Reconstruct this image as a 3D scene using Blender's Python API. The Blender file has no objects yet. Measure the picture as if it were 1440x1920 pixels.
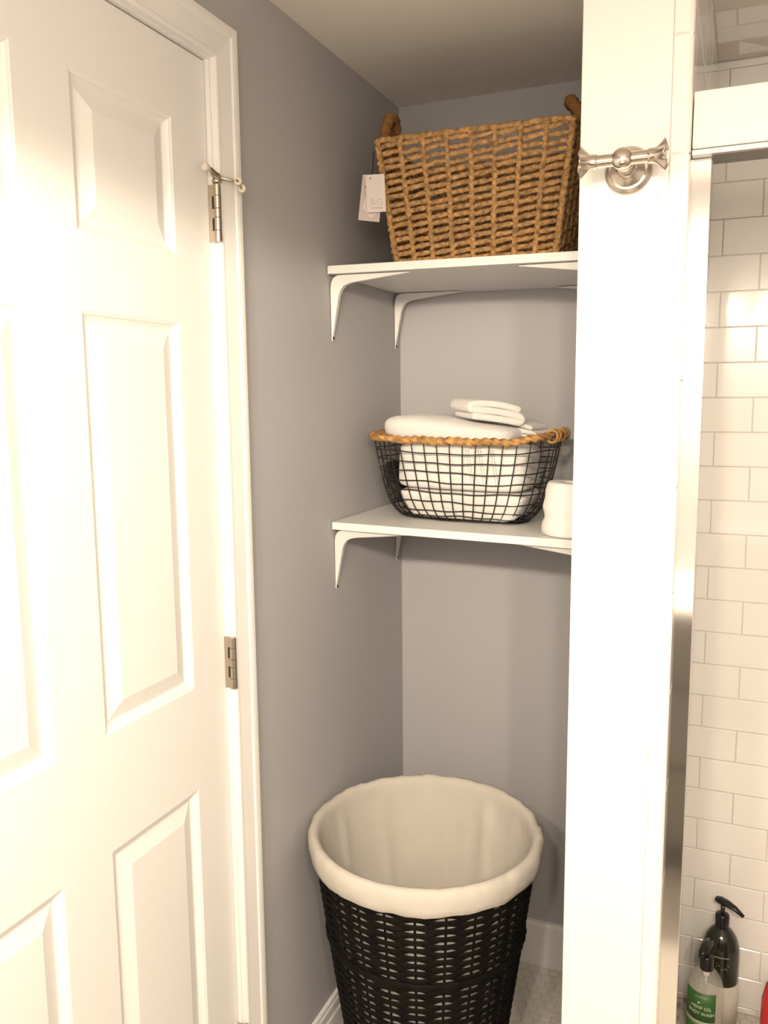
import bpy, bmesh, math, random
from mathutils import Vector, Matrix, noise

SC = bpy.context.scene
COL = SC.collection
PI = math.pi
random.seed(7)

# ------------------------------------------------------------------ camera
cam_d = bpy.data.cameras.new('camera')
cam_d.sensor_fit = 'VERTICAL'
cam_d.sensor_height = 36.0
cam_d.lens = 1580.0 / 1920.0 * 36.0
cam_d.clip_start = 0.02
cam = bpy.data.objects.new('camera', cam_d)
COL.objects.link(cam)
AX = Vector((0.92136594, 0.04472032, -0.38611514))     # world axes seen in camera space (x right, y down, z forward)
AY = Vector((0.38858879, -0.12933713, 0.91228869))
AZ = Vector((-0.00914118, -0.99059174, -0.13654464))
right = Vector((AX[0], AY[0], AZ[0])).normalized()
fwd = Vector((AX[2], AY[2], AZ[2])).normalized()
up = right.cross(fwd).normalized()
rot = Matrix((right, up, -fwd)).transposed()
cam.matrix_world = Matrix.Translation((0.81632, -2.04694, 1.49343)) @ rot.to_4x4()
SC.camera = cam

# ------------------------------------------------------------------ world, lights, exposure
world = bpy.data.worlds.new('world')
SC.world = world
world.use_nodes = True
world.node_tree.nodes['Background'].inputs[0].default_value = (1.0, 0.9, 0.78, 1)
world.node_tree.nodes['Background'].inputs[1].default_value = 0.05
SC.view_settings.view_transform = 'Standard'
SC.view_settings.look = 'None'
SC.view_settings.gamma = 1.0
SC.view_settings.use_curve_mapping = False
SC.view_settings.exposure = 0.0

WARM = (1.0, 0.85, 0.67)
LAMP_Z, LAMP_Y = 1.84, -2.33
def lamp(name, kind, loc, energy, radius, size=None, blend=0.0, rot=(0, 0, 0)):
    d = bpy.data.lights.new(name, kind)
    d.energy = energy
    d.color = WARM
    d.shadow_soft_size = radius
    if kind == 'SPOT':
        d.spot_size = math.radians(size)
        d.spot_blend = blend
    o = bpy.data.objects.new(name, d)
    o.location = loc
    o.rotation_euler = rot
    COL.objects.link(o)
for lx in (0.46, 0.70, 0.94, 1.18):                      # four lamps of the vanity light on the wall behind the camera
    lamp('vanity_lamp', 'SPOT', (lx, LAMP_Y, LAMP_Z), 33.0, 0.03, 179, 0.07)                          # open bottom of each shade
    lamp('vanity_shade', 'SPOT', (lx, LAMP_Y, LAMP_Z + 0.02), 11.0, 0.05, 124, 0.45, (math.radians(40), 0, 0))   # glow through its frosted front
    lamp('vanity_glow', 'POINT', (lx, LAMP_Y, LAMP_Z + 0.05), 1.7, 0.05)                              # glow all round

# ------------------------------------------------------------------ materials
def mat(name, col, rough=0.5, metal=0.0, bump=0.0, bscale=200.0, var=0.0, vscale=20.0, coat=0.0,
        trans=0.0, spec=0.5, ior=1.45, sheen=0.0, alpha=1.0):
    m = bpy.data.materials.new(name)
    m.use_nodes = True
    nt = m.node_tree
    b = nt.nodes['Principled BSDF']
    b.inputs['Base Color'].default_value = (*col, 1)
    b.inputs['Roughness'].default_value = rough
    b.inputs['Metallic'].default_value = metal
    b.inputs['IOR'].default_value = ior
    b.inputs['Coat Weight'].default_value = coat
    b.inputs['Transmission Weight'].default_value = trans
    b.inputs['Specular IOR Level'].default_value = spec
    b.inputs['Sheen Weight'].default_value = sheen
    b.inputs['Alpha'].default_value = alpha
    tc = nt.nodes.new('ShaderNodeTexCoord')
    if var > 0:
        n = nt.nodes.new('ShaderNodeTexNoise')
        n.inputs['Scale'].default_value = vscale
        n.inputs['Detail'].default_value = 5
        r = nt.nodes.new('ShaderNodeValToRGB')
        r.color_ramp.elements[0].position = 0.3
        r.color_ramp.elements[1].position = 0.7
        r.color_ramp.elements[0].color = (*[max(0, c * (1 - var)) for c in col], 1)
        r.color_ramp.elements[1].color = (*[min(1, c * (1 + var)) for c in col], 1)
        nt.links.new(tc.outputs['Object'], n.inputs['Vector'])
        nt.links.new(n.outputs['Fac'], r.inputs['Fac'])
        nt.links.new(r.outputs['Color'], b.inputs['Base Color'])
    if bump > 0:
        n2 = nt.nodes.new('ShaderNodeTexNoise')
        n2.inputs['Scale'].default_value = bscale
        n2.inputs['Detail'].default_value = 3
        bp = nt.nodes.new('ShaderNodeBump')
        bp.inputs['Strength'].default_value = bump
        bp.inputs['Distance'].default_value = 0.002
        nt.links.new(tc.outputs['Object'], n2.inputs['Vector'])
        nt.links.new(n2.outputs['Fac'], bp.inputs['Height'])
        nt.links.new(bp.outputs['Normal'], b.inputs['Normal'])
    return m

M = {}
M['wall'] = mat('grey_paint', (0.440, 0.434, 0.440), 0.75, bump=0.06, bscale=260, var=0.015, vscale=3)
M['ceiling'] = mat('ceiling_paint', (0.82, 0.775, 0.71), 0.85, bump=0.05, bscale=200)
M['white_paint'] = mat('white_paint', (0.80, 0.79, 0.77), 0.38, bump=0.015, bscale=120)
M['door_paint'] = mat('door_paint', (0.80, 0.79, 0.77), 0.42, bump=0.02, bscale=90)
M['tile'] = mat('glazed_tile', (0.82, 0.80, 0.77), 0.08, coat=0.3, bump=0.01, bscale=30, var=0.02, vscale=2)
M['grout'] = mat('grey_grout', (0.64, 0.60, 0.55), 0.9)
M['floor_grout'] = mat('floor_grout', (0.44, 0.41, 0.36), 0.9)
M['hex'] = mat('hex_tile', (0.66, 0.62, 0.56), 0.3, var=0.05, vscale=14)
M['shelf'] = mat('white_melamine', (0.76, 0.75, 0.73), 0.4)
M['bracket'] = mat('white_steel', (0.70, 0.69, 0.66), 0.4)
M['black_hole'] = mat('black_screw', (0.012, 0.011, 0.010), 0.5)
M['nickel'] = mat('brushed_nickel', (0.54, 0.48, 0.41), 0.16, metal=1.0)
M['satin'] = mat('satin_nickel', (0.52, 0.46, 0.38), 0.3, metal=1.0)
M['underside_plate'] = mat('dark_brown_plate', (0.12, 0.10, 0.085), 0.45, metal=0.6)
M['chrome'] = mat('chrome', (0.80, 0.78, 0.75), 0.09, metal=1.0)
M['seagrass'] = mat('seagrass', (0.45, 0.26, 0.105), 0.8, bump=0.9, bscale=420, var=0.5, vscale=110)
M['seagrass_dark'] = mat('seagrass_handle', (0.27, 0.125, 0.038), 0.8, bump=0.8, bscale=400, var=0.4, vscale=90)
M['braid'] = mat('braided_seagrass', (0.42, 0.225, 0.075), 0.75, bump=0.8, bscale=260, var=0.55, vscale=60)
M['wire'] = mat('black_wire', (0.014, 0.011, 0.009), 0.42)
M['towel'] = mat('white_terry', (0.80, 0.78, 0.75), 0.95, bump=0.9, bscale=520, var=0.03, vscale=30, sheen=0.3)
M['stitch'] = mat('grey_stitch', (0.42, 0.38, 0.34), 0.9)
M['black_cloth'] = mat('black_cloth', (0.012, 0.012, 0.013), 0.8, bump=0.4, bscale=300)
M['paper'] = mat('toilet_paper', (0.84, 0.82, 0.79), 0.95, bump=0.25, bscale=260)
M['card'] = mat('white_card', (0.72, 0.66, 0.62), 0.6)
M['card_pink'] = mat('pale_pink_card', (0.58, 0.49, 0.47), 0.6)
M['card_print'] = mat('grey_print', (0.36, 0.31, 0.29), 0.6)
M['string'] = mat('black_string', (0.012, 0.011, 0.010), 0.8)
M['wicker'] = mat('dark_wicker', (0.0065, 0.0055, 0.005), 0.62, spec=0.10, bump=0.35, bscale=160, var=0.35, vscale=40)
M['liner'] = mat('cream_cotton', (0.55, 0.515, 0.46), 0.95, bump=0.35, bscale=420, var=0.04, vscale=9)
M['black_plastic'] = mat('black_plastic', (0.010, 0.010, 0.012), 0.22)
M['dark_bottle'] = mat('dark_green_bottle', (0.012, 0.015, 0.009), 0.12, coat=0.3)
M['cream_label'] = mat('cream_label', (0.56, 0.53, 0.46), 0.5)
M['label_grey'] = mat('label_grey', (0.26, 0.27, 0.26), 0.5)
M['clear'] = mat('clear_plastic', (0.80, 0.78, 0.72), 0.06, alpha=0.20)
M['soap'] = mat('clear_soap', (0.74, 0.70, 0.60), 0.2, alpha=0.28)
M['green_label'] = mat('green_label', (0.045, 0.145, 0.030), 0.45, var=0.12, vscale=9)
M['pale_green'] = mat('pale_green_label', (0.36, 0.42, 0.25), 0.5)
M['label_print'] = mat('pale_print', (0.62, 0.70, 0.55), 0.5)
M['red_plastic'] = mat('red_plastic', (0.50, 0.012, 0.018), 0.2, coat=0.2)
M['cabinet'] = mat('grey_cabinet_paint', (0.30, 0.28, 0.26), 0.45)
M['rubber'] = mat('white_rubber', (0.66, 0.60, 0.52), 0.5)

# ------------------------------------------------------------------ helpers
def link(o, parent=None):
    COL.objects.link(o)
    if parent is not None:
        o.parent = parent
    return o

def tag(o, label=None, cat=None, group=None, kind=None):
    if label: o['label'] = label
    if cat: o['category'] = cat
    if group: o['group'] = group
    if kind: o['kind'] = kind
    return o

def empty(name, loc=(0, 0, 0), rot=(0, 0, 0)):
    o = bpy.data.objects.new(name, None)
    o.empty_display_size = 0.05
    o.location = loc
    o.rotation_euler = rot
    return link(o)

def build(name, bm, m, parent=None, smooth=False, bevel=0.0, seg=2, mods=None):
    bmesh.ops.recalc_face_normals(bm, faces=bm.faces)
    me = bpy.data.meshes.new(name)
    bm.to_mesh(me)
    bm.free()
    if smooth:
        for p in me.polygons: p.use_smooth = True
    me.materials.append(m)
    o = bpy.data.objects.new(name, me)
    link(o, parent)
    if bevel > 0:
        b = o.modifiers.new('bevel', 'BEVEL')
        b.width = bevel
        b.segments = seg
        b.limit_method = 'ANGLE'
        b.angle_limit = math.radians(40)
    return o

def add_box(bm, x0, x1, y0, y1, z0, z1):
    v = [bm.verts.new(p) for p in ((x0, y0, z0), (x1, y0, z0), (x1, y1, z0), (x0, y1, z0),
                                   (x0, y0, z1), (x1, y0, z1), (x1, y1, z1), (x0, y1, z1))]
    for f in ((3, 2, 1, 0), (4, 5, 6, 7), (0, 1, 5, 4), (1, 2, 6, 5), (2, 3, 7, 6), (3, 0, 4, 7)):
        bm.faces.new([v[i] for i in f])

def box(name, x0, x1, y0, y1, z0, z1, m, parent=None, bevel=0.0, seg=2):
    bm = bmesh.new()
    add_box(bm, x0, x1, y0, y1, z0, z1)
    return build(name, bm, m, parent, bevel=bevel, seg=seg)

def struct(o):
    o['kind'] = 'structure'
    return o

def add_tube(bm, pts, rad, n=8, closed=False, strands=0, amp=0.0, turns=0.0, squash=None, up0=None):
    """tube through pts; rad number or list; strands/amp/turns model a twisted rope (turns per metre)."""
    pts = [Vector(p) for p in pts]
    N = len(pts)
    tang = []
    for i in range(N):
        a = pts[(i - 1) % N] if closed or i > 0 else pts[i]
        b = pts[(i + 1) % N] if closed or i < N - 1 else pts[i]
        t = (b - a)
        tang.append(t.normalized() if t.length > 1e-9 else Vector((0, 0, 1)))
    ref = Vector(up0) if up0 else (Vector((0, 0, 1)) if abs(tang[0].z) < 0.9 else Vector((0, 1, 0)))
    rings = []
    s = 0.0
    nrm = (ref - ref.dot(tang[0]) * tang[0]).normalized()
    total = sum((pts[(i + 1) % N] - pts[i]).length for i in range(N if closed else N - 1))
    if closed and strands:
        turns = max(1, round(turns * total)) / total
    for i in range(N):
        if i > 0:
            s += (pts[i] - pts[i - 1]).length
            if up0:
                nrm = Vector(up0)
            nrm = (nrm - nrm.dot(tang[i]) * tang[i]).normalized()
        bi = tang[i].cross(nrm)
        r = rad[i] if isinstance(rad, (list, tuple)) else rad
        ring = []
        for k in range(n):
            th = 2 * PI * k / n
            rr = r
            if strands:
                rr = r * (1 + amp * math.cos(strands * th - 2 * PI * turns * s * strands))
            cx, cy = math.cos(th) * rr, math.sin(th) * rr
            if squash: cx, cy = cx * squash[0], cy * squash[1]
            ring.append(bm.verts.new(pts[i] + nrm * cx + bi * cy))
        rings.append(ring)
    for i in range(N if closed else N - 1):
        a, b = rings[i], rings[(i + 1) % N]
        for k in range(n):
            bm.faces.new((a[k], a[(k + 1) % n], b[(k + 1) % n], b[k]))
    if not closed:
        bm.faces.new(rings[0][::-1])
        bm.faces.new(rings[-1])

def tube(name, pts, rad, m, parent=None, n=8, **kw):
    bm = bmesh.new()
    add_tube(bm, pts, rad, n, **kw)
    return build(name, bm, m, parent, smooth=True)

def add_lathe(bm, prof, n=32, mtx=None, a0=0.0, a1=2 * PI, fn=None):
    full = abs(a1 - a0 - 2 * PI) < 1e-6
    cols = n if full else n + 1
    rings = []
    for (r, z) in prof:
        ring = []
        if r < 1e-7:
            v = Vector((0, 0, z))
            if mtx: v = mtx @ v
            ring = [bm.verts.new(v)] * cols
        else:
            for k in range(cols):
                a = a0 + (a1 - a0) * k / n
                rr, zz = (r, z) if fn is None else fn(r, z, a)
                v = Vector((rr * math.cos(a), rr * math.sin(a), zz))
                if mtx: v = mtx @ v
                ring.append(bm.verts.new(v))
        rings.append(ring)
    for i in range(len(rings) - 1):
        A, B = rings[i], rings[i + 1]
        for k in range(n):
            k2 = (k + 1) % cols if full else k + 1
            f = [A[k], A[k2], B[k2], B[k]]
            u = []
            for v in f:
                if v not in u: u.append(v)
            if len(u) > 2:
                try: bm.faces.new(u)
                except ValueError: pass

def lathe(name, prof, m, parent=None, n=32, mtx=None, smooth=True, **kw):
    bm = bmesh.new()
    add_lathe(bm, prof, n, mtx, **kw)
    return build(name, bm, m, parent, smooth=smooth)

def autosmooth(o, deg=35):
    try:
        for p in o.data.polygons: p.use_smooth = True
        o.data.set_sharp_from_angle(angle=math.radians(deg))
    except Exception:
        pass
    return o

def text_bm(body, size, extrude=0.0002):
    cu = bpy.data.curves.new('text_tmp', 'FONT')
    cu.body = body
    cu.size = size
    cu.extrude = extrude
    cu.resolution_u = 3
    cu.align_x = 'CENTER'
    cu.align_y = 'CENTER'
    to = bpy.data.objects.new('text_tmp', cu)
    COL.objects.link(to)
    dg = bpy.context.evaluated_depsgraph_get()
    me = bpy.data.meshes.new_from_object(to.evaluated_get(dg))
    bpy.data.objects.remove(to)
    bpy.data.curves.remove(cu)
    bm = bmesh.new()
    bm.from_mesh(me)
    bpy.data.meshes.remove(me)
    return bm

def superellipse(cx, cy, ax, ay, n, count, e=None):
    pts = []
    for k in range(count):
        a = 2 * PI * k / count
        c, s_ = math.cos(a), math.sin(a)
        pts.append((cx + ax * math.copysign(abs(c) ** (2 / n), c), cy + ay * math.copysign(abs(s_) ** (2 / n), s_)))
    return pts

def resample(pts, count):
    """equal-length resampling of a closed 2-D loop"""
    N = len(pts)
    L = [0.0]
    for i in range(N):
        a, b = pts[i], pts[(i + 1) % N]
        L.append(L[-1] + math.hypot(b[0] - a[0], b[1] - a[1]))
    out = []
    j = 0
    for k in range(count):
        t = L[-1] * k / count
        while L[j + 1] < t: j += 1
        f = (t - L[j]) / max(1e-9, L[j + 1] - L[j])
        a, b = pts[j % N], pts[(j + 1) % N]
        out.append((a[0] + (b[0] - a[0]) * f, a[1] + (b[1] - a[1]) * f))
    return out

def round_rect(x0, x1, y0, y1, r, count):
    raw = []
    for (cx, cy, a0) in ((x1 - r, y0 + r, -PI / 2), (x1 - r, y1 - r, 0), (x0 + r, y1 - r, PI / 2), (x0 + r, y0 + r, PI)):
        for k in range(9):
            a = a0 + PI / 2 * k / 8
            raw.append((cx + r * math.cos(a), cy + r * math.sin(a)))
    # start the loop on the front left corner so that it runs along the front first
    raw = raw[-5:] + raw[:-5]
    return resample(raw, count)

# ------------------------------------------------------------------ room shell
CEIL = 2.20
XR, YN = 1.75, -2.50                 # right wall and near wall (behind the camera)
XP0, XP1, YP = 0.585, 0.735, -0.76   # partition between alcove and shower
DY0, DY1, DZ = -1.540, -0.829, 2.030  # door leaf: latch side, hinge side, top
JO0, JO1, JZ = -1.5425, -0.8270, 2.0325  # opening

bm = bmesh.new()                                             # left wall with the door opening
add_box(bm, -0.11, 0, JO1 + 0.018, 0.11, 0, CEIL)
add_box(bm, -0.11, 0, YN - 0.1, JO0 - 0.018, 0, CEIL)
add_box(bm, -0.11, 0, JO0 - 0.018, JO1 + 0.018, JZ + 0.018, CEIL)
struct(build('wall_left', bm, M['wall']))
struct(box('wall_back', 0, XP0 + 0.05, 0, 0.11, 0, CEIL, M['wall']))
struct(box('wall_right', XR, XR + 0.1, YN - 0.1, 0.11, 0, CEIL, M['wall']))
struct(box('wall_front', 0, XR, YN - 0.1, YN, 0, CEIL, M['wall']))
struct(box('ceiling', -0.11, XR + 0.1, YN - 0.1, 0.11, CEIL, CEIL + 0.08, M['ceiling']))
floor = struct(box('floor', -0.11, XR + 0.1, YN - 0.1, 0.11, -0.06, -0.0015, M['floor_grout']))
wp = struct(box('wall_partition', XP0, XP1 - 0.009, YP + 0.012, 0, 0, CEIL, M['wall']))
front = struct(box('trim_1', XP0 - 0.001, XP1 - 0.027, YP, YP + 0.012, 0, CEIL, M['white_paint'], bevel=0.002))
front['label'] = 'white painted end face of the partition wall between alcove and shower'
# bullnose tiles down the shower edge of the partition
bm = bmesh.new()
prof = [(0, 0.013)]
z = 0.003
prev = None
bn_mesh = None
k = 0
bm = bmesh.new()
outline = [(XP1 - 0.0265, YP + 0.03), (XP1 - 0.0265, YP - 0.0025), (XP1 - 0.010, YP - 0.0025)]
for a in range(1, 6):
    th = -PI / 2 + PI / 2 * a / 5
    outline.append((XP1 - 0.010 + 0.010 * math.cos(th), YP + 0.0075 + 0.010 * math.sin(th)))
outline.append((XP1, YP + 0.03))
lo = [bm.verts.new((x, y, 0)) for x, y in outline]
hi = [bm.verts.new((x, y, 0.1535)) for x, y in outline]
n_ = len(lo)
for i in range(n_):
    bm.faces.new((lo[i], lo[(i + 1) % n_], hi[(i + 1) % n_], hi[i]))
bm.faces.new(lo[::-1]); bm.faces.new(hi)
first = build('bullnose_tile', bm, M['tile'], wp, bevel=0.0012, seg=1)
zb = 0.1125 - 0.1555
first.location.z = zb
box('bullnose_bed', XP1 - 0.027, XP1 - 0.0022, YP + 0.0005, YP + 0.030, 0, CEIL, M['tile'], wp)
for k in range(1, 15):
    o = first.copy()
    link(o, wp)
    o.location.z = zb + 0.1555 * k
    if o.location.z + 0.1535 > CEIL:
        o.scale.z = (CEIL - o.location.z) / 0.1535
first.location.z = 0.0
first.scale.z = 0.111 / 0.1535

# ------------------------------------------------------------------ shower walls and ceiling, tile by tile
ROW, LEN, JT = 0.0772, 0.1545, 0.0016
wt = struct(box('wall_shower_back', XP0 + 0.05, XR, 0.003, 0.11, 0, CEIL, M['grout']))
ws = struct(box('wall_shower_left', XP1 - 0.009, XP1 - 0.0032, YP + 0.03, 0.003, 0, CEIL, M['grout']))
ct = struct(box('ceiling_shower', XP1 - 0.004, XR, -0.70, 0.003, CEIL - 0.006, CEIL - 0.0032, M['grout']))

def tile_bm(bm, u0, u1, v0, v1, place, depth=0.0075, bv=0.0016):
    """a glazed tile with cushioned edges; place maps (u, v, out) to the world"""
    lo = [bm.verts.new(place(u, v, -depth)) for u, v in ((u0, v0), (u1, v0), (u1, v1), (u0, v1))]
    mi = [bm.verts.new(place(u, v, -bv * 0.7)) for u, v in ((u0, v0), (u1, v0), (u1, v1), (u0, v1))]
    hi = [bm.verts.new(place(u, v, 0)) for u, v in ((u0 + bv, v0 + bv), (u1 - bv, v0 + bv), (u1 - bv, v1 - bv), (u0 + bv, v1 - bv))]
    for A, B in ((lo, mi), (mi, hi)):
        for i in range(4):
            bm.faces.new((A[i], A[(i + 1) % 4], B[(i + 1) % 4], B[i]))
    bm.faces.new(hi)

def tile_wall(parent, umin, umax, uoff, vlines, place, split, name='tile', tilt=1.0):
    """split(u0,u1,v0,v1) -> True: an object of its own; else joined"""
    rest = bmesh.new()
    cnt = 0
    for idx, (v0, v1, odd) in enumerate(vlines):
        u = uoff + (LEN / 2 if odd else 0)
        while u > umin: u -= LEN
        while u < umax:
            a, b = max(u, umin) + JT / 2, min(u + LEN, umax) - JT / 2
            if b - a > 0.004:
                if split(a, b, v0, v1):
                    t = bmesh.new()
                    tu, tv, tw = random.uniform(-.0005, .0005), random.uniform(-.0004, .0004), random.uniform(-.0002, .0002)
                    uc, vc = (a + b) / 2, (v0 + v1) / 2
                    pl = lambda p, q, o, tu=tu, tv=tv, tw=tw, uc=uc, vc=vc: place(p, q, o + tw + ((p - uc) * tu * 8 + (q - vc) * tv * 10) * tilt)
                    tile_bm(t, a, b, v0 + JT / 2, v1 - JT / 2, pl)
                    build(name, t, M['tile'], parent)
                    cnt += 1
                else:
                    tile_bm(rest, a, b, v0 + JT / 2, v1 - JT / 2, place)
            u += LEN
    if len(rest.verts):
        o = build(name + '_field', rest, M['tile'], parent)
        o['kind'] = 'stuff'
    else:
        rest.free()
    return cnt

ZL = 1.9457
rows = []
k = -4
while True:
    top = ZL - k * ROW
    bot = top - ROW
    if bot < 0: bot = 0
    if top < 0.004: break
    if top > CEIL - 0.007: top = CEIL - 0.007
    if top - bot > 0.006:
        rows.append((bot, top, k % 2 == 0))
    k += 1
tile_wall(wt, XP1 - 0.0035, XR, 0.7610, rows, lambda u, v, o: (u, -o - 0.0 , v),
          lambda a, b, v0, v1: a < 1.02)
tile_wall(ws, YP + 0.031, -0.0005, -0.0772, rows, lambda u, v, o: (XP1 + o, u, v),
          lambda a, b, v0, v1: v0 > 1.80 or b > -0.16, tilt=0.0)
crow = []
y = -0.03
kk = 0
ys = [-0.0005, -0.026]
while ys[-1] > -0.69: ys.append(ys[-1] - ROW)
for i in range(len(ys) - 1):
    crow.append((max(ys[i + 1], -0.69), ys[i], i % 2 == 0))
tile_wall(ct, XP1 + 0.001, XR, 0.775, crow, lambda u, v, o: (u, v, CEIL - 0.006 - o * 0.35),
          lambda a, b, v0, v1: a < 1.02)

# ------------------------------------------------------------------ hexagonal floor tiles
HP = 0.0270                       # pitch between flats
HR = (HP - 0.0016) / math.sqrt(3)
def hex_bm(bm, cx, cy, zt=0.0, d=0.004):
    def ring(r, z): return [bm.verts.new((cx + r * math.cos(PI / 6 + PI / 3 * i), cy + r * math.sin(PI / 6 + PI / 3 * i), z)) for i in range(6)]
    a, b, c = ring(HR, zt - d), ring(HR, zt - 0.0007), ring(HR - 0.0008, zt)
    for A, B in ((a, b), (b, c)):
        for i in range(6):
            bm.faces.new((A[i], A[(i + 1) % 6], B[(i + 1) % 6], B[i]))
    bm.faces.new(c)
hb = bmesh.new(); hex_bm(hb, 0, 0)
hex0 = build('hex_tile', hb, M['hex'], floor)
hexme = hex0.data
used0 = False
rest = bmesh.new()
nsing = 0
iy = 0
y = -0.004
while y > -1.35:
    x = 0.012 + (HP / 2 if iy % 2 else 0)
    while x < 1.6:
        inside = not (XP0 - 0.012 < x < XP1 - 0.002 and y > YP - 0.012)
        if inside:
            vis = (0.36 < x < XP0 and -0.50 < y) or (x < 0.16 and -0.86 < y < -0.50) or (0.78 < x < 0.98 and y > -0.30)
            if vis:
                if not used0:
                    hex0.location = (x, y, 0); used0 = True
                else:
                    o = hex0.copy(); link(o, floor)
                    o.location = (x, y, random.uniform(-0.0003, 0.0002))
                    o.rotation_euler = (random.uniform(-.01, .01), random.uniform(-.01, .01), 0)
                nsing += 1
            else:
                hex_bm(rest, x, y)
        x += HP
    y -= HP * math.sqrt(3) / 2
    iy += 1
o = build('hex_tile_field', rest, M['hex'], floor)
o['kind'] = 'stuff'
struct(box('floor_near', 0, XR, YN, -1.35, -0.0015, -0.0005, M['hex'])).name = 'floor_entry'

# ------------------------------------------------------------------ baseboards
def moulding(name, prof, axis, s0, s1, m, at=0.0):
    """prof: list of (out, z); runs along y on the left wall or along x on the back wall"""
    bm = bmesh.new()
    A, B = [], []
    for (o, z) in prof:
        if axis == 'y':
            A.append(bm.verts.new((o, s0, z))); B.append(bm.verts.new((o, s1, z)))
        else:
            A.append(bm.verts.new((s0, -o, z))); B.append(bm.verts.new((s1, -o, z)))
    n = len(A)
    for i in range(n):
        bm.faces.new((A[i], A[(i + 1) % n], B[(i + 1) % n], B[i]))
    bm.faces.new(A); bm.faces.new(B[::-1])
    return build(name, bm, m)
bprof = [(0.0005, 0.0), (0.014, 0.0), (0.0145, 0.002), (0.0145, 0.082), (0.0125, 0.086), (0.0115, 0.087), (0.0115, 0.106),
         (0.0095, 0.110), (0.0085, 0.1115), (0.0085, 0.117), (0.0065, 0.1195), (0.0005, 0.1195)]
struct(moulding('baseboard_left', bprof, 'y', -0.765, -0.0005, M['white_paint']))
bprof2 = [(0.0005, 0.0), (0.0145, 0.0), (0.0145, 0.112), (0.0135, 0.116), (0.0105, 0.119), (0.0105, 0.1215), (0.0005, 0.1215)]
struct(moulding('baseboard_back', bprof2, 'x', 0.015, XP0 - 0.0005, M['white_paint']))

# ------------------------------------------------------------------ door, casing, jamb
CW = 0.0585
cprof = [(0.0, 0.0), (0.0, 0.009), (0.002, 0.0105), (0.006, 0.0112), (0.009, 0.0095), (0.011, 0.0098), (0.040, 0.0135), (0.043, 0.0160),
         (0.049, 0.0172), (0.0565, 0.0172), (CW, 0.0155), (CW, 0.0)]     # (distance from inner edge, thickness)
yi0, yi1, zi = JO0 - 0.004, JO1 + 0.0045, JZ + 0.004
bm = bmesh.new()
paths = []
for (d, t) in cprof:
    paths.append([bm.verts.new((t + 0.0003, yi1 + d, 0)), bm.verts.new((t + 0.0003, yi1 + d, zi + d)),
                  bm.verts.new((t + 0.0003, yi0 - d, zi + d)), bm.verts.new((t + 0.0003, yi0 - d, 0))])
n_ = len(paths)
for i in range(n_):
    a, b = paths[i], paths[(i + 1) % n_]
    for j in range(3):
        bm.faces.new((a[j], a[j + 1], b[j + 1], b[j]))
bm.faces.new([p[0] for p in paths]); bm.faces.new([p[3] for p in paths][::-1])
struct(build('trim_2', bm, M['white_paint']))['label'] = 'white moulded casing around the panelled door'
bm = bmesh.new()
add_box(bm, -0.11, 0.0004, JO1, JO1 + 0.018, 0, JZ + 0.018)
add_box(bm, -0.11, 0.0004, JO0 - 0.018, JO0, 0, JZ + 0.018)
add_box(bm, -0.11, 0.0004, JO0, JO1, JZ, JZ + 0.018)
struct(build('trim_3', bm, M['white_paint']))['label'] = 'white door jamb lining the doorway'

XD = -0.008                                             # door face
door = struct(empty('door_1', (XD, DY1, 0.008)))
door['label'] = 'white six-panel door with nickel hinges'
def D(x, y, z): return (x - XD, y - DY1, z - 0.008)     # world -> door space
sw, pw, mw = 0.092, 0.2150, 0.097
cols = [(DY1 - sw - pw, DY1 - sw), (DY1 - sw - pw - mw - pw, DY1 - sw - pw - mw)]
prow = [(1.7145, 1.9195), (1.010, 1.612), (0.235, 0.832)]
bm = bmesh.new()
zs = [0.008, *sum([list(r) for r in reversed(prow)], []), DZ]
ysl = [DY0, cols[1][0], cols[1][1], cols[0][0], cols[0][1], DY1]
for i in range(len(ysl) - 1):
    for j in range(len(zs) - 1):
        if i in (1, 3) and j in (1, 3, 5): continue
        add_box(bm, *sorted((D(XD - 0.035, 0, 0)[0], D(XD, 0, 0)[0])), D(0, ysl[i], 0)[1], D(0, ysl[i + 1], 0)[1], D(0, 0, zs[j])[2], D(0, 0, zs[j + 1])[2])
bmesh.ops.remove_doubles(bm, verts=bm.verts, dist=1e-5)
# inner faces between joined cells are not wanted
dup = {}
for f in list(bm.faces):
    key = tuple(sorted(v.index for v in f.verts))
bm.verts.index_update()
for f in list(bm.faces):
    key = tuple(sorted(v.index for v in f.verts))
    dup.setdefault(key, []).append(f)
bmesh.ops.delete(bm, geom=[f for fs in dup.values() if len(fs) > 1 for f in fs], context='FACES_ONLY')
build('door_slab', bm, M['door_paint'], door)
pprof = [(0.0, 0.0), (0.0018, -0.0012), (0.0045, -0.0022), (0.0065, -0.0050), (0.0105, -0.0078), (0.0135, -0.0092), (0.0160, -0.0092), (0.0400, -0.0016), (0.0415, -0.0012)]
for (ya, yb) in cols:
    for (za, zb_) in prow:
        bm = bmesh.new()
        prev = None
        for (ins, dx) in pprof:
            r = [bm.verts.new(D(XD + dx, y_, z_)) for y_, z_ in ((ya + ins, za + ins), (yb - ins, za + ins), (yb - ins, zb_ - ins), (ya + ins, zb_ - ins))]
            if prev:
                for i in range(4):
                    bm.faces.new((prev[i], prev[(i + 1) % 4], r[(i + 1) % 4], r[i]))
            prev = r
        bm.faces.new(prev)
        build('door_panel', bm, M['door_paint'], door)

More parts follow.
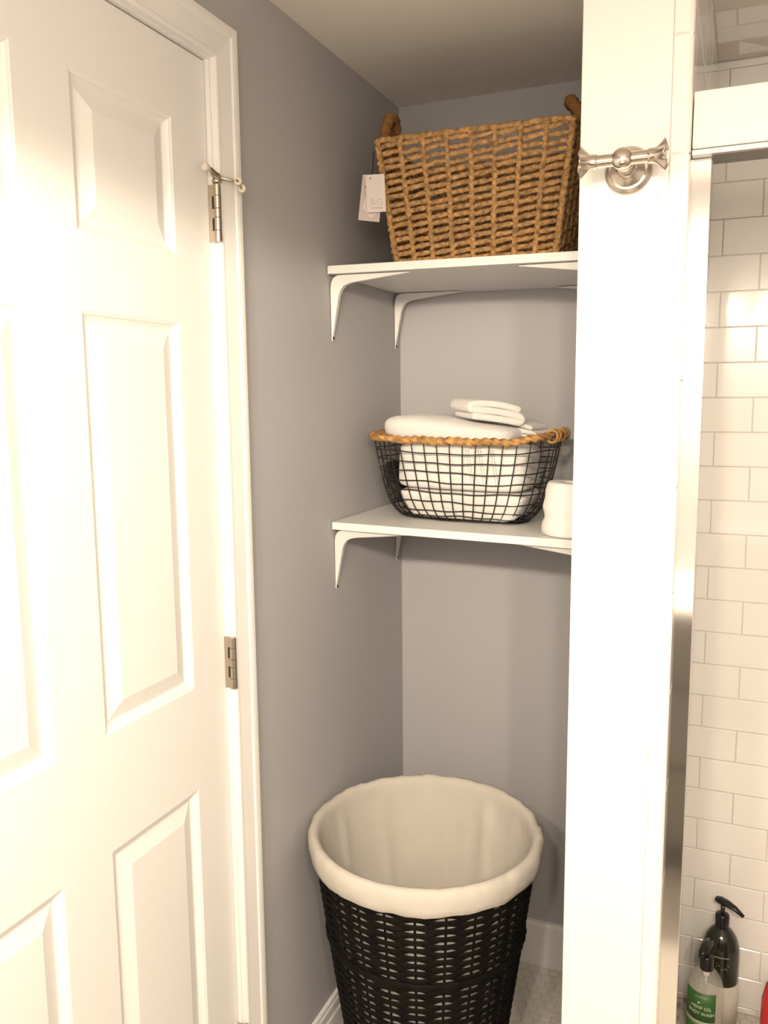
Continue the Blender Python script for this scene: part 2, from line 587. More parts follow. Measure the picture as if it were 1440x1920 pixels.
def hinge(ztop, zbot):
    h = bpy.data.objects.new('hinge', None)
    h.empty_display_size = 0.03
    link(h, door)
    hh = ztop - zbot
    h.location = D(0.0060, JO1 - 0.0010, zbot)
    # leaf on the jamb edge with the cut-outs between its knuckles
    bm = bmesh.new()
    add_box(bm, -0.0135, -0.0062, -0.0018, 0.0002, 0, hh)
    for a, b in ((0, 0.20), (0.42, 0.58), (0.80, 1.0)):
        add_box(bm, -0.0062, 0.0, -0.0018, 0.0002, hh * a, hh * b)
    build('hinge_leaf', bm, M['satin'], h)
    bm = bmesh.new()
    add_box(bm, -0.0063, -0.0018, -0.0012, 0.0002, hh * 0.20, hh * 0.42)
    add_box(bm, -0.0063, -0.0018, -0.0012, 0.0002, hh * 0.58, hh * 0.80)
    build('hinge_gap', bm, M['black_hole'], h)
    for a, b in ((0.0, 0.2), (0.2, 0.42), (0.42, 0.58), (0.58, 0.8), (0.8, 1.0)):
        mt = Matrix.Translation((0.004, -0.001, 0))
        z0, z1 = hh * a, hh * b
        kn = lathe('knuckle', [(0, z0 + .0003), (0.0056, z0 + .0003), (0.0060, z0 + .0006), (0.0060, z1 - .0006), (0.0056, z1 - .0003), (0, z1 - .0003)], M['satin'], h, n=16, mtx=mt)
        autosmooth(kn, 40)
    return h
h1 = hinge(1.838, 1.747)
hinge(1.076, 0.983)
hinge(0.326, 0.235)

# hinge-pin door stop on the top hinge
ds = empty('hinge_pin_stop', (0.010, JO1 - 0.002, 1.840))
tag(ds, 'small nickel door stop fitted on top of the upper door hinge', 'door stop')
lathe('collar', [(0, 0), (0.0072, 0), (0.0078, 0.001), (0.0078, 0.004), (0.0066, 0.005), (0.0066, 0.013), (0.0050, 0.0155), (0, 0.016)], M['satin'], ds, n=18)
tube('arm', [(0, 0, 0.010), (0.0005, -0.008, 0.0125), (0.0015, -0.017, 0.0160), (0.0010, -0.030, 0.0175)], [0.0062, 0.0052, 0.0042, 0.0040], M['satin'], ds, n=10)
tube('bumper', [(0.0012, -0.026, 0.0172), (0.0010, -0.0275, 0.0172), (0.0000, -0.0355, 0.0178), (-0.0003, -0.037, 0.0178)], [0.0045, 0.0062, 0.0062, 0.0045], M['rubber'], ds, n=12)
tube('threaded_rod', [(0.001, 0.003, 0.009), (0.014, 0.020, 0.0075), (0.022, 0.029, 0.0065)], 0.0028, M['satin'], ds, n=8)
def disc(name, c, d, r, t, m, par, inner=None):
    d = Vector(d).normalized()
    q = d.to_track_quat('Z', 'Y').to_matrix().to_4x4()
    mt = Matrix.Translation(c) @ q
    pr = [(0, -t), (r * .8, -t), (r, -t * .6), (r, t * .6), (r * .85, t)]
    pr += [(r * .55, t * .9), (r * .5, t * .3), (0, t * .3)] if inner else [(0, t)]
    return lathe(name, pr, m, par, n=18, mtx=mt)
disc('pad', (0.022, 0.029, 0.0070), (0.55, -0.85, 0.1), 0.0068, 0.0045, M['rubber'], ds, inner=True)
tube('link_rod', [(0.022, 0.030, 0.006), (0.020, 0.041, -0.002)], 0.0036, M['satin'], ds, n=8)
disc('pad', (0.022, 0.040, -0.003), (0.55, -0.85, 0.1), 0.0068, 0.0045, M['rubber'], ds, inner=True)

# ------------------------------------------------------------------ shower frame: white header and polished jamb
hd = struct(box('trim_4', XP1 + 0.001, XR, -0.747, -0.694, 1.8290, 1.905, M['white_paint'], bevel=0.002))
hd['label'] = 'white header beam across the top of the shower opening'
box('lip', XP1 + 0.001, XR, -0.7485, -0.694, 1.8205, 1.8275, M['white_paint'], hd, bevel=0.001)
box('underside_plate', XP1 + 0.0275, XR, -0.7465, -0.6940, 1.8185, 1.8206, M['underside_plate'], hd)  # thin dark brown plate covering the underside of the header
jb = struct(empty('trim_5', (XP1 - 0.0012, -0.70, 0)))
jb['label'] = 'polished metal jamb strip beside the shower opening'
box('jamb_face', 0.0, 0.0282, -0.0296, -0.0236, 0.0, 1.8195, M['chrome'], jb, bevel=0.0008)
box('jamb_channel', 0.0, 0.022, -0.0236, 0.012, 0.0, 1.8195, M['satin'], jb, bevel=0.0008)

# ------------------------------------------------------------------ wall shelves with steel brackets
def bracket_bm(bm, L=0.178, H=0.128, w=0.021):
    """pressed steel bracket: arm along +x under the board, leg down the wall at x=0; z=0 underside of board; width along y"""
    t = 0.0022
    arm = [(0.010, -0.016, 0.5), (0.022, -0.0185, 0.5), (0.04, -0.0165, 0.46), (0.10, -0.009, 0.36), (L - 0.012, -0.0035, 0.24), (L, -0.002, 0.17)]
    outer = []
    # curved outer skin (wall side, corner, board side) and rib
    path_out = [(0.0015, -H), (0.0015, -H + 0.012), (0.0015, -0.030), (0.003, -0.017), (0.008, -0.007), (0.018, -0.002), (0.032, -0.0015), (L - 0.014, -0.0015), (L, -0.0015)]
    path_in = [(0.0035, -H), (0.0055, -H + 0.012), (0.0185, -0.044), (0.0235, -0.032), (0.031, -0.0235), (0.041, -0.0195), (0.052, -0.0172), (L - 0.014, -0.0045), (L, -0.0030)]
    hw = [0.0052, 0.0060, 0.0098, 0.0105, 0.0105, 0.0105, 0.0102, 0.0060, 0.0045]
    R = []
    for (po, pi, h) in zip(path_out, path_in, hw):
        R.append([bm.verts.new((po[0], -h, po[1])), bm.verts.new((po[0], h, po[1])),
                  bm.verts.new((pi[0], h * 0.62, pi[1])), bm.verts.new((pi[0], -h * 0.62, pi[1]))])
    for a, b in zip(R, R[1:]):
        for i in range(4):
            bm.faces.new((a[i], a[(i + 1) % 4], b[(i + 1) % 4], b[i]))
    bm.faces.new(R[0][::-1]); bm.faces.new(R[-1])
    # rounded foot with the screw hole
    seg = 10
    a = [bm.verts.new((0.0012, 0.0052 * math.cos(2 * PI * i / seg), -H - 0.003 + 0.0065 * math.sin(2 * PI * i / seg))) for i in range(seg)]
    b = [bm.verts.new((0.0034, 0.0048 * math.cos(2 * PI * i / seg), -H - 0.003 + 0.0061 * math.sin(2 * PI * i / seg))) for i in range(seg)]
    for i in range(seg): bm.faces.new((a[i], a[(i + 1) % seg], b[(i + 1) % seg], b[i]))
    bm.faces.new(b)

def shelf(z_left, tilt, label, x0=0.003, x1=0.582, yf=-0.4175, yb=-0.003, th=0.0165):
    s = empty('wall_shelf', (x0, yf, z_left - th), (0, math.atan(tilt), 0))
    tag(s, label, 'shelf', 'white shelves in the alcove')
    W, Dp = x1 - x0, yb - yf
    box('shelf_board', 0, W, 0, Dp, 0, th, M['shelf'], s, bevel=0.0008)
    for (bx, by, mir) in ((0.0, 0.022, 1), (0.0, Dp - 0.034, 1), (W, 0.022, -1), (W, Dp - 0.034, -1)):
        bm = bmesh.new()
        bracket_bm(bm)
        if mir < 0:
            bmesh.ops.scale(bm, vec=(-1, 1, 1), verts=bm.verts)
        b = build('bracket', bm, M['bracket'], s, bevel=0.0015)
        autosmooth(b, 50)
        b.location = (bx - 0.001 * mir, by, 0)
        sc = lathe('screw', [(0, 0.0056), (0.0022, 0.0052), (0.0032, 0.0042), (0.0032, 0.001)], M['black_hole'], b, n=10,
                   mtx=Matrix.Rotation(PI / 2 * mir, 4, 'Y'))
        sc.location = (0, 0.0004, -0.131)
        for d_ in (0.024, 0.166):
            s2 = lathe('screw', [(0, -0.0022), (0.0020, -0.0020), (0.0028, -0.0008), (0.0028, 0.0006)], M['black_hole'], b, n=8)
            s2.location = (mir * d_, 0.0115 if d_ < 0.1 else 0.0, -0.0012)
    return s
SU = shelf(1.7640, 0.0135, 'upper white shelf on brackets holding the seagrass basket')
SL = shelf(1.2218, 0.0198, 'lower white shelf on brackets holding the wire basket of towels')
def zsh(which, x): return (1.7640 - 0.0135 * (x - 0.003)) if which == 'u' else (1.2218 - 0.0198 * (x - 0.003))

# ------------------------------------------------------------------ seagrass basket on the upper shelf
BKT = empty('seagrass_basket', (0.303, -0.262, zsh('u', 0.303) + 0.0008), (0, 0.0135, 0))
tag(BKT, 'tall tapered basket of twisted tan seagrass with two rope handles on the upper shelf', 'basket', 'storage baskets')
bw0, bw1, bd0, bd1, bh = 0.1655, 0.1985, 0.098, 0.128, 0.2440
NR = 17
FC, SDC = 8, 5                      # cells on the long and short sides
def bsect(t):
    tt = t
    return bw0 + (bw1 - bw0) * tt, bd0 + (bd1 - bd0) * tt
def bpt(side, u, t, out=0.0):
    a, d = bsect(t)
    a += out; d += out
    z = t * bh
    if side == 0: return Vector((-a + 2 * a * u, -d, z))
    if side == 1: return Vector((a, -d + 2 * d * u, z))
    if side == 2: return Vector((a - 2 * a * u, d, z))
    return Vector((-a, d - 2 * d * u, z))
for r in range(NR):
    t = (r + 0.55) / (NR + 0.3)
    pts, rad = [], []
    ph = random.uniform(0, 6)
    for side in range(4):
        nc = FC if side % 2 == 0 else SDC
        jit = [random.uniform(-0.0016, 0.0016) for _ in range(nc + 1)]
        loose = [random.uniform(-0.003, 0.003) if (r > 12 and random.random() < 0.45) else 0 for _ in range(nc)]
        S = 9
        for c in range(nc):
            for k_ in range(S):
                f = k_ / S
                u = (c + f) / nc
                edge = min(f, 1 - f) * 2
                out = 0.0030 * math.sin(PI * f) * (1 if (c + r) % 2 else -0.4)
                if (c == 0 and f < 0.2) or (c == nc - 1 and f > 0.85): out = -0.002
                p = bpt(side, u, t, out)
                p.z += jit[c] * (1 - f) + jit[c + 1] * f + (f - 0.5) * 0.0056 + loose[c] * math.sin(PI * f)
                pts.append(p)
                rad.append(0.0047 * (0.86 + 0.2 * math.sin(PI * f)) * random.uniform(0.9, 1.1))
    bm = bmesh.new()
    add_tube(bm, pts, rad, 8, closed=True, strands=2, amp=0.17, turns=75, squash=(1.08, 0.95), up0=(0, 0, 1))
    build('woven_strand', bm, M['seagrass'], BKT, smooth=True)
for side in range(4):
    nc = FC if side % 2 == 0 else SDC
    for c in range(nc):
        pts, rad = [], []
        n_s = NR * 4
        for k_ in range(n_s + 1):
            t = k_ / n_s
            p = bpt(side, c / nc, t, 0.0012 if c else 0.0)
            p += bpt(side, min(0.999, c / nc + 0.004 * math.sin(k_ * 2.1 + c)), t, 0.0012 if c else 0) - bpt(side, c / nc, t, 0.0012 if c else 0)
            pts.append(p)
            rad.append((0.0054 if c else 0.0066) * (1 + 0.20 * math.cos(2 * PI * k_ / 4)) * random.uniform(0.93, 1.07))
        bm = bmesh.new()
        add_tube(bm, pts, rad, 8)
        build('stake', bm, M['seagrass'], BKT, smooth=True)
for (t, rr, nm) in ((1.0, 0.0060, 'rim'), (0.012, 0.0058, 'base_ring')):
    a, d = bsect(t)
    pts = [(x, y, t * bh + 0.0045 * (nm == 'base_ring') + 0.001 * math.sin(i * .7)) for i, (x, y) in enumerate(round_rect(-a, a, -d, d, 0.012, 260))]
    bm = bmesh.new()
    add_tube(bm, pts, rr, 9, closed=True, strands=2, amp=0.2, turns=62, up0=(0, 0, 1))
    build(nm, bm, M['seagrass'], BKT, smooth=True)
bm = bmesh.new()                                         # woven floor of the basket
for i in range(13):
    yy = -bd0 + 0.012 + (2 * bd0 - 0.024) * i / 12
    add_tube(bm, [(-bw0 + 0.006 + (2 * bw0 - 0.012) * k_ / 20, yy + 0.001 * math.sin(k_ * 3 + i), 0.006) for k_ in range(21)], 0.0055, 6)
build('woven_floor', bm, M['seagrass'], BKT, smooth=True)
for sgn in (-1, 1):                                      # thick braided handles on the short sides
    pts = []
    a = bsect(1.0)[0]
    n_h = 40
    for k_ in range(n_h + 1):
        f = k_ / n_h
        th = PI * f
        yy = -(0.036 if sgn < 0 else 0.050) * math.cos(th) + (-0.040 if sgn < 0 else -0.022)
        zz = bh - 0.030 + (0.096 if sgn < 0 else 0.090) * math.sin(th) ** 0.75
        lean = (0.004 if sgn < 0 else -0.034) * math.sin(th) ** 2
        pts.append((sgn * (a + 0.007) + lean, yy, zz))
    bm = bmesh.new()
    add_tube(bm, pts, [0.0085 + 0.0036 * math.sin(PI * k_ / n_h) for k_ in range(n_h + 1)], 14, strands=3, amp=0.17, turns=22)
    build('rope_handle', bm, M['seagrass_dark'], BKT, smooth=True)
    for yy in (-0.062, 0.038):                           # knotted ends of the handle on the outside
        bm = bmesh.new()
        pp = [(sgn * (a + 0.006 - 0.02 * q * 0.3), yy + (-0.040 if sgn < 0 else -0.022) + 0.012, bh - 0.022 - 0.016 * q) for q in range(5)]
        add_tube(bm, pp, [0.008, 0.011, 0.0095, 0.0085, 0.005], 10, strands=3, amp=0.15, turns=25)
        build('handle_knot', bm, M['seagrass_dark'], BKT, smooth=True)

# hang tags on a black string
HT = empty('hang_tag', (0.1035, -0.398, 1.9340))
tag(HT, 'two pale cardboard price tags on a black string hanging off the seagrass basket', 'tag')
def card(name, w, h, m, rot, loc):
    bm = bmesh.new()
    add_box(bm, -w / 2, w / 2, -0.0004, 0.0004, -h, 0.006)
    o = build(name, bm, m, HT, bevel=0.0002, seg=1)
    o.rotation_euler = rot
    o.location = loc
    return o
TW = math.radians(20)
back = card('pink_card', 0.044, 0.084, M['card_pink'], (0.02, math.radians(7), TW), (-0.004, 0.004, 0.000))
back['label'] = 'pale pink rear card'
frontc = card('white_card', 0.039, 0.068, M['card'], (0.0, math.radians(-2.5), TW + 0.05), (0.003, -0.003, 0.000))
frontc['label'] = 'white front card with embossed square logo'
bm = bmesh.new()                                        # grey diamond printed on the rear card
pq = [bm.verts.new(p) for p in ((-0.016, -0.00055, -0.060), (0.004, -0.00055, -0.078), (0.019, -0.00055, -0.062), (-0.012, -0.00055, -0.038))]
bm.faces.new(pq)
build('card_print', bm, M['card'], back)
bm = text_bm('RG', 0.0185)                              # embossed letters with a line of small print below
bmesh.ops.rotate(bm, verts=bm.verts, matrix=Matrix.Rotation(PI / 2, 3, 'X'))
bmesh.ops.translate(bm, verts=bm.verts, vec=(0.001, -0.0006, -0.049))
build('embossed_letters', bm, M['card_pink'], frontc)
bm = bmesh.new()
for i in range(8):
    add_box(bm, -0.0105 + i * 0.0029, -0.0105 + i * 0.0029 + 0.0021, -0.00065, -0.0003, -0.0605, -0.0588)
build('small_print', bm, M['card_print'], frontc)
tube('string', [(-0.003, 0.002, 0.052), (-0.002, 0.001, 0.035), (-0.003, -0.001, 0.015), (-0.005, -0.004, 0.000), (-0.006, -0.0055, -0.002)], 0.0008, M['string'], HT, n=6)
lathe('string', [(0, -0.002), (0.0016, -0.0014), (0.0021, 0), (0.0016, 0.0014), (0, 0.002)], M['string'], HT, n=8, mtx=Matrix.Translation((-0.006, -0.0058, -0.0015)))
tube('string', [(-0.006, -0.006, -0.002), (-0.011, -0.006, -0.006), (-0.016, -0.006, -0.011)], 0.0007, M['string'], HT, n=6)
tube('string', [(-0.006, -0.006, -0.002), (-0.013, -0.006, -0.009), (-0.018, -0.006, -0.019)], 0.0007, M['string'], HT, n=6)

# ------------------------------------------------------------------ wire basket on the lower shelf
WX, WY = 0.2480, -0.2300
WB = empty('wire_basket', (WX, WY, zsh('l', WX) + 0.0022), (0, 0.0198, 0))
tag(WB, 'black wire basket with braided tan rim on the lower shelf, full of white towels', 'basket', 'storage baskets')
WH = 0.1760
wprof = [(0.000, 0.0640), (0.004, 0.0560), (0.012, 0.0470), (0.026, 0.0375), (0.045, 0.0290), (0.075, 0.0200), (0.120, 0.0100), (0.150, 0.0045), (WH, 0.0)]
def winset(z):
    for (z0, i0), (z1, i1) in zip(wprof, wprof[1:]):
        if z <= z1: return i0 + (i1 - i0) * (z - z0) / (z1 - z0)
    return 0.0
WA, WD = 0.2050, 0.1280
def rise(x):
    q = x / WA
    return (0.016 if q > 0 else 0.004) * max(0.0, (abs(q) - 0.55) / 0.45) ** 1.5

def wloop(z, count):
    i = winset(z)
    e = 3.6 - 0.5 * (i / 0.064)
    return resample(superellipse(0, 0, WA - i, WD - i, e, 160), count)
NV = 40
WIRE_R = 0.00135
for zi_ in (0.0015, 0.011, 0.024, 0.044, 0.066, 0.088, 0.110, 0.131, 0.152):
    L = wloop(zi_, 92)
    ph = [random.uniform(0, 6) for _ in range(3)]
    pts = [(x, y, max(0.0, zi_ + rise(x) * (zi_ / WH) ** 2 + 0.0016 * math.sin(i * 0.27 + ph[0]) + 0.0009 * math.sin(i * 0.68 + ph[1]))) for i, (x, y) in enumerate(L)]
    tube('wire', pts, WIRE_R, M['wire'], WB, n=6, closed=True)
zlist = [WH, 0.150, 0.12, 0.095, 0.07, 0.045, 0.026, 0.012, 0.004, 0.0]
loops = {z_: wloop(z_, NV) for z_ in zlist}
for k_ in range(NV):
    ph = random.uniform(0, 6)
    pts = [(loops[z_][k_][0], loops[z_][k_][1], z_ + 0.001 + rise(loops[z_][k_][0]) * (z_ / WH) ** 2) for z_ in zlist]
    bx_, by_ = loops[0.0][k_]
    pts.append((bx_ * 0.8, by_ * 0.8, 0.0008))
    tube('wire', pts, WIRE_R, M['wire'], WB, n=6)
bm = bmesh.new()                                        # wires of the flat bottom
for i in range(-5, 6):
    add_tube(bm, [(i * 0.020, -0.058, 0.0005), (i * 0.020, 0.058, 0.0005)], WIRE_R, 5)
for i in range(-2, 3):
    add_tube(bm, [(-0.112, i * 0.022, 0.0005), (0.112, i * 0.022, 0.0005)], WIRE_R, 5)
build('wire_floor', bm, M['wire'], WB, smooth=True)
L = resample(superellipse(0, 0, WA, WD, 3.6, 160), 300)
bm = bmesh.new()
for off, zo in ((0.0, 0.0),):
    pts = [(x * (1 + 0.004 * math.sin(i * .9)), y * (1 + 0.005 * math.sin(i * .9 + 1)), WH + 0.003 + rise(x) + 0.0012 * math.sin(i * 0.31)) for i, (x, y) in enumerate(L)]
    add_tube(bm, pts, 0.0076, 14, closed=True, strands=3, amp=0.27, turns=17, squash=(0.95, 1.2), up0=(0, 0, 1))
build('braided_rim', bm, M['braid'], WB, smooth=True)
# loops of loose seagrass wound round the rim on the short side
for (ang) in (-0.50, -0.28, 0.05, 0.34):
    px_ = (WA + 0.001); py_ = math.sin(ang) * WD * 1.25
    pts = [(px_ + 0.0115 * math.cos(q * PI / 8), py_ + 0.003 * math.sin(q * PI / 8 * 2), WH + 0.016 + 0.0125 * math.sin(q * PI / 8)) for q in range(16)]
    tube('rim_wrap', pts, 0.0028, M['braid'], WB, n=6, closed=True)

# ------------------------------------------------------------------ towels
def soft_slab(sx, sy, sz, seed, e=5.0, amp=0.004, fs=12.0, ends=None, nu=40, nv=24, warp=None, ev=3.2):
    """a folded cloth pad: superellipsoid with soft creases; origin at the centre of its underside"""
    bm = bmesh.new()
    rows_ = []
    off = Vector((seed * 3.1, seed * 1.7, seed * 0.9))
    for j in range(nv + 1):
        ph = -PI / 2 + PI * j / nv
        row = []
        for i in range(nu):
            th = 2 * PI * i / nu
            c, s_ = math.cos(th), math.sin(th)
            cp, sp = math.cos(ph), math.sin(ph)
            pe, pe2 = 2 / e, 2 / ev
            rr = abs(cp) ** pe2
            x = sx * math.copysign(abs(c) ** pe, c) * rr
            y = sy * math.copysign(abs(s_) ** pe, s_) * rr
            z = sz * math.copysign(abs(sp) ** pe2, sp)
            v = Vector((x, y, z))
            nn = noise.noise_vector(v * fs + off)
            v += Vector((nn.x * amp, nn.y * amp, nn.z * amp * (1.0 if z > 0 else 0.3)))
            v.z += sz
            if warp: v = warp(v)
            row.append(bm.verts.new(v))
        rows_.append(row)
    for j in range(nv):
        for i in range(nu):
            bm.faces.new((rows_[j][i], rows_[j][(i + 1) % nu], rows_[j + 1][(i + 1) % nu], rows_[j + 1][i]))
    bmesh.ops.remove_doubles(bm, verts=bm.verts, dist=1e-6)
    return bm

def cloth_roll(W, D, layers, h, seed, sag=0.0, open_side='x', nseg=14):
    """a cloth folded over on itself: one continuous sheet in a flat serpentine, given thickness; folds run along y"""
    t = h / layers
    path = []
    for l in range(layers):
        zc = t * (l + 0.5)
        xs = [(-W / 2 + W * k_ / nseg) for k_ in range(nseg + 1)]
        if l % 2: xs = xs[::-1]
        for x in xs: path.append((x, zc))
        if l < layers - 1:
            s_ = 1 if l % 2 == 0 else -1
            for a in range(1, 6):
                th = -PI / 2 + PI * a / 6
                path.append((s_ * (W / 2 + (t / 2) * math.cos(th)), zc + t / 2 + t / 2 * math.sin(th)))
    bm = bmesh.new()
    ny = 16
    G = []
    off = Vector((seed, seed * 2.3, seed * 0.7))
    for (x, z) in path:
        row = []
        for j in range(ny + 1):
            y = -D / 2 + D * j / ny
            nn = noise.noise_vector(Vector((x * 9, y * 9, z * 14)) + off)
            edge = 1 - abs(2 * j / ny - 1) ** 6
            row.append(bm.verts.new((x + nn.x * 0.004, y + nn.y * 0.004, z + nn.z * 0.0025 * (z / h) - sag * (abs(x) / (W / 2)) ** 2 * (z / h))))
        G.append(row)
    for i in range(len(G) - 1):
        for j in range(ny):
            bm.faces.new((G[i][j], G[i + 1][j], G[i + 1][j + 1], G[i][j + 1]))
    return bm, t

def towel(name, label, bm, loc, rot=(0, 0, 0), sub=1, thick=0.0, group='white towels in the wire basket', m='towel', cat='towel'):
    o = build(name, bm, M[m], None, smooth=True)
    if thick:
        s = o.modifiers.new('thick', 'SOLIDIFY'); s.thickness = thick; s.offset = 0
    if sub:
        s = o.modifiers.new('soft', 'SUBSURF'); s.levels = sub; s.render_levels = sub
    o.location = loc
    o.rotation_euler = rot
    tag(o, label, cat, group)
    return o

zb0 = zsh('l', WX) + 0.0045
def tw_low(v):
    v.x *= 0.80 + 0.20 * min(1, max(0, v.z) / 0.05); v.y *= 0.74 + 0.26 * min(1, max(0, v.z) / 0.05)
    return v
bm = soft_slab(0.1450, 0.0930, 0.0335, 2.0, e=8, amp=0.003, fs=14, warp=tw_low, ev=8)
t1 = towel('folded_towel', 'folded white towel lying lowest in the wire basket', bm, (WX + 0.010, WY - 0.002, zb0), (0, 0.0198, 0))
bm = soft_slab(0.1480, 0.0960, 0.0490, 5.0, e=5.5, amp=0.003, fs=9, ev=9)
t2 = towel('folded_towel', 'white towel with stitched stripes behind the wires, in the middle of the basket', bm, (WX + 0.0115, WY - 0.008, zb0 + 0.0675), (0.0, 0.0198, 0))
# three double rows of stitching down the front of the striped towel
bm = bmesh.new()
for s_ in range(3):
    x0 = 0.020 + 0.027 * s_
    for dbl in (0, 0.0052):
        for q in range(22):
            zz = 0.084 - q * 0.0034
            xx = x0 + dbl + (0.084 - zz) * 0.19
            v = Vector((xx, -0.0990, zz + 0.004))
            add_box(bm, v.x - 0.00035, v.x + 0.00035, -0.0985, -0.0920, v.z, v.z + 0.0018)
build('stripe_stitching', bm, M['stitch'], t2)
def tw_top(v):
    # rounded fold on the left, thinning to the right
    f = (v.x + 0.13) / 0.26
    v.z *= 1.12 - 0.42 * max(0, min(1, f))
    return v
bm = soft_slab(0.1540, 0.0900, 0.0300, 9.0, e=4.5, amp=0.0045, fs=8, warp=tw_top)
t3 = towel('folded_towel', 'large white bath towel with a rounded fold heaped above the basket rim', bm, (WX - 0.028, WY + 0.004, zb0 + 0.1665), (0.0, 0.02, -0.03))
bm, tt = cloth_roll(0.112, 0.102, 3, 0.046, 3.3, sag=0.007)
t4 = towel('washcloth', 'small folded white washcloth lying on top of the towel heap', bm, (WX + 0.048, WY - 0.008, zb0 + 0.2160), (0.05, 0.15, 0.72), sub=1, thick=0.0145)
bm, tt = cloth_roll(0.085, 0.080, 3, 0.036, 7.7, sag=0.006)
t5 = towel('hand_towel', 'white hand towel tucked behind the washcloth at the right of the heap', bm, (WX + 0.116, WY + 0.056, zb0 + 0.1770), (0.0, 0.10, -0.25), sub=1, thick=0.0100)
def tw_dark(v):
    v.x += 0.010 * math.sin(v.z * 60)
    return v
bm = soft_slab(0.0120, 0.048, 0.048, 4.0, e=3, amp=0.006, fs=22, nu=24, nv=14, warp=tw_dark)
towel('black_cloth', 'crumpled black cloth at the left end inside the wire basket', bm, (WX - 0.1500, WY - 0.020, zb0 + 0.030), (0, -0.15, 0), group=None, m='black_cloth', cat='cloth')

# ------------------------------------------------------------------ toilet roll at the right end of the lower shelf
bm = bmesh.new()
rp = [(0.0190, 0.0), (0.0560, 0.0), (0.0590, 0.003), (0.0600, 0.012), (0.0590, 0.022), (0.0545, 0.031), (0.0535, 0.039), (0.0560, 0.048), (0.0575, 0.056),
      (0.0550, 0.066), (0.0530, 0.076), (0.0535, 0.087), (0.0510, 0.098), (0.0490, 0.104), (0.0460, 0.106), (0.0205, 0.106), (0.0190, 0.105), (0.0190, 0.0)]
add_lathe(bm, rp, 48, fn=lambda r, z, a: (r * (1 + 0.012 * math.sin(3 * a + z * 60)), z))
tp = build('toilet_paper_roll', bm, M['paper'], None, smooth=True)
tp.location = (0.5080, -0.3500, zsh('l', 0.508) + 0.0012)
tp.rotation_euler = (0, 0.0198, 0)
tag(tp, 'white toilet paper roll standing beside the wire basket on the lower shelf', 'toilet roll')

# ------------------------------------------------------------------ laundry hamper
HX, HY = 0.2500, -0.5050
HH = 0.607
HM = empty('laundry_hamper', (HX, HY, 0.0005))
tag(HM, 'tall round black wicker laundry hamper with cream cloth liner on the floor of the alcove', 'hamper')
R0, R1 = 0.1420, 0.2300
def hr(z): return R0 + (R1 - R0) * (z / HH) ** 0.9
NS = 24
P_ = 0.0085
nrow = int((HH - 0.02) / P_)
BAND = (45, 46)
for r in range(nrow):
    z = 0.012 + r * P_
    band = r in BAND
    bm = bmesh.new()
    seg = NS * 8
    prevr = None
    rings = []
    jit = [random.uniform(-0.0012, 0.0012) for _ in range(NS)]
    hs = [random.uniform(0.60, 1.10) for _ in range(NS)]
    for i in range(seg):
        a = 2 * PI * i / seg
        s_ = (i / 8.0)
        k0 = int(s_) % NS
        f = s_ - int(s_)
        inout = math.cos(PI * (s_ + r))                     # +1 over a stake, -1 under the next
        rad_ = hr(z) + 0.0030 * inout
        behind = max(0.0, -inout) ** 1.4
        front_ = max(0.0, inout) ** 2
        h = 0.00440 * (1 - 0.46 * behind) * (hs[k0] * (1 - f) + hs[(k0 + 1) % NS] * f) ** -0.22
        if band: h = 0.0048
        zc = z + (jit[k0] * (1 - f) + jit[(k0 + 1) % NS] * f) * 0.7 + (0.0015 * behind * (0.3 + hs[k0]) if not band else 0)
        tk = 0.0012
        c, sn = math.cos(a), math.sin(a)
        ring = []
        for (dr, dz) in ((-tk, -h), (tk * 0.4, -h), (tk, -h * 0.5), (tk, h * 0.5), (tk * 0.4, h), (-tk, h)):
            q = rad_ + dr + 0.0005
            ring.append(bm.verts.new((q * c, q * sn, zc + dz)))
        rings.append(ring)
    for i in range(seg):
        A, B = rings[i], rings[(i + 1) % seg]
        for k_ in range(6):
            bm.faces.new((A[k_], A[(k_ + 1) % 6], B[(k_ + 1) % 6], B[k_]))
    build('woven_band', bm, M['wicker'], HM, smooth=True)
for k_ in range(NS):
    a = 2 * PI * k_ / NS
    pts = [(hr(z_) * math.cos(a), hr(z_) * math.sin(a), z_) for z_ in [HH * q / 8 for q in range(9)]]
    tube('stake', pts, 0.0023, M['wicker'], HM, n=6)
for zz, am in ((0.012 + 45.5 * P_, 0.2), (0.010, 0.2)):     # twisted bands
    pts = [((hr(zz) + 0.0035) * math.cos(2 * PI * i / 200), (hr(zz) + 0.0035) * math.sin(2 * PI * i / 200), zz) for i in range(200)]
    bm = bmesh.new()
    add_tube(bm, pts, 0.0058, 8, closed=True, strands=2, amp=am, turns=18, squash=(1.3, 0.7), up0=(0, 0, 1))
    build('twisted_band', bm, M['wicker'], HM, smooth=True)
lathe('hamper_bottom', [(0, 0.006), (R0 - 0.002, 0.006), (R0 - 0.002, 0.012), (0, 0.012)], M['wicker'], HM, n=40)
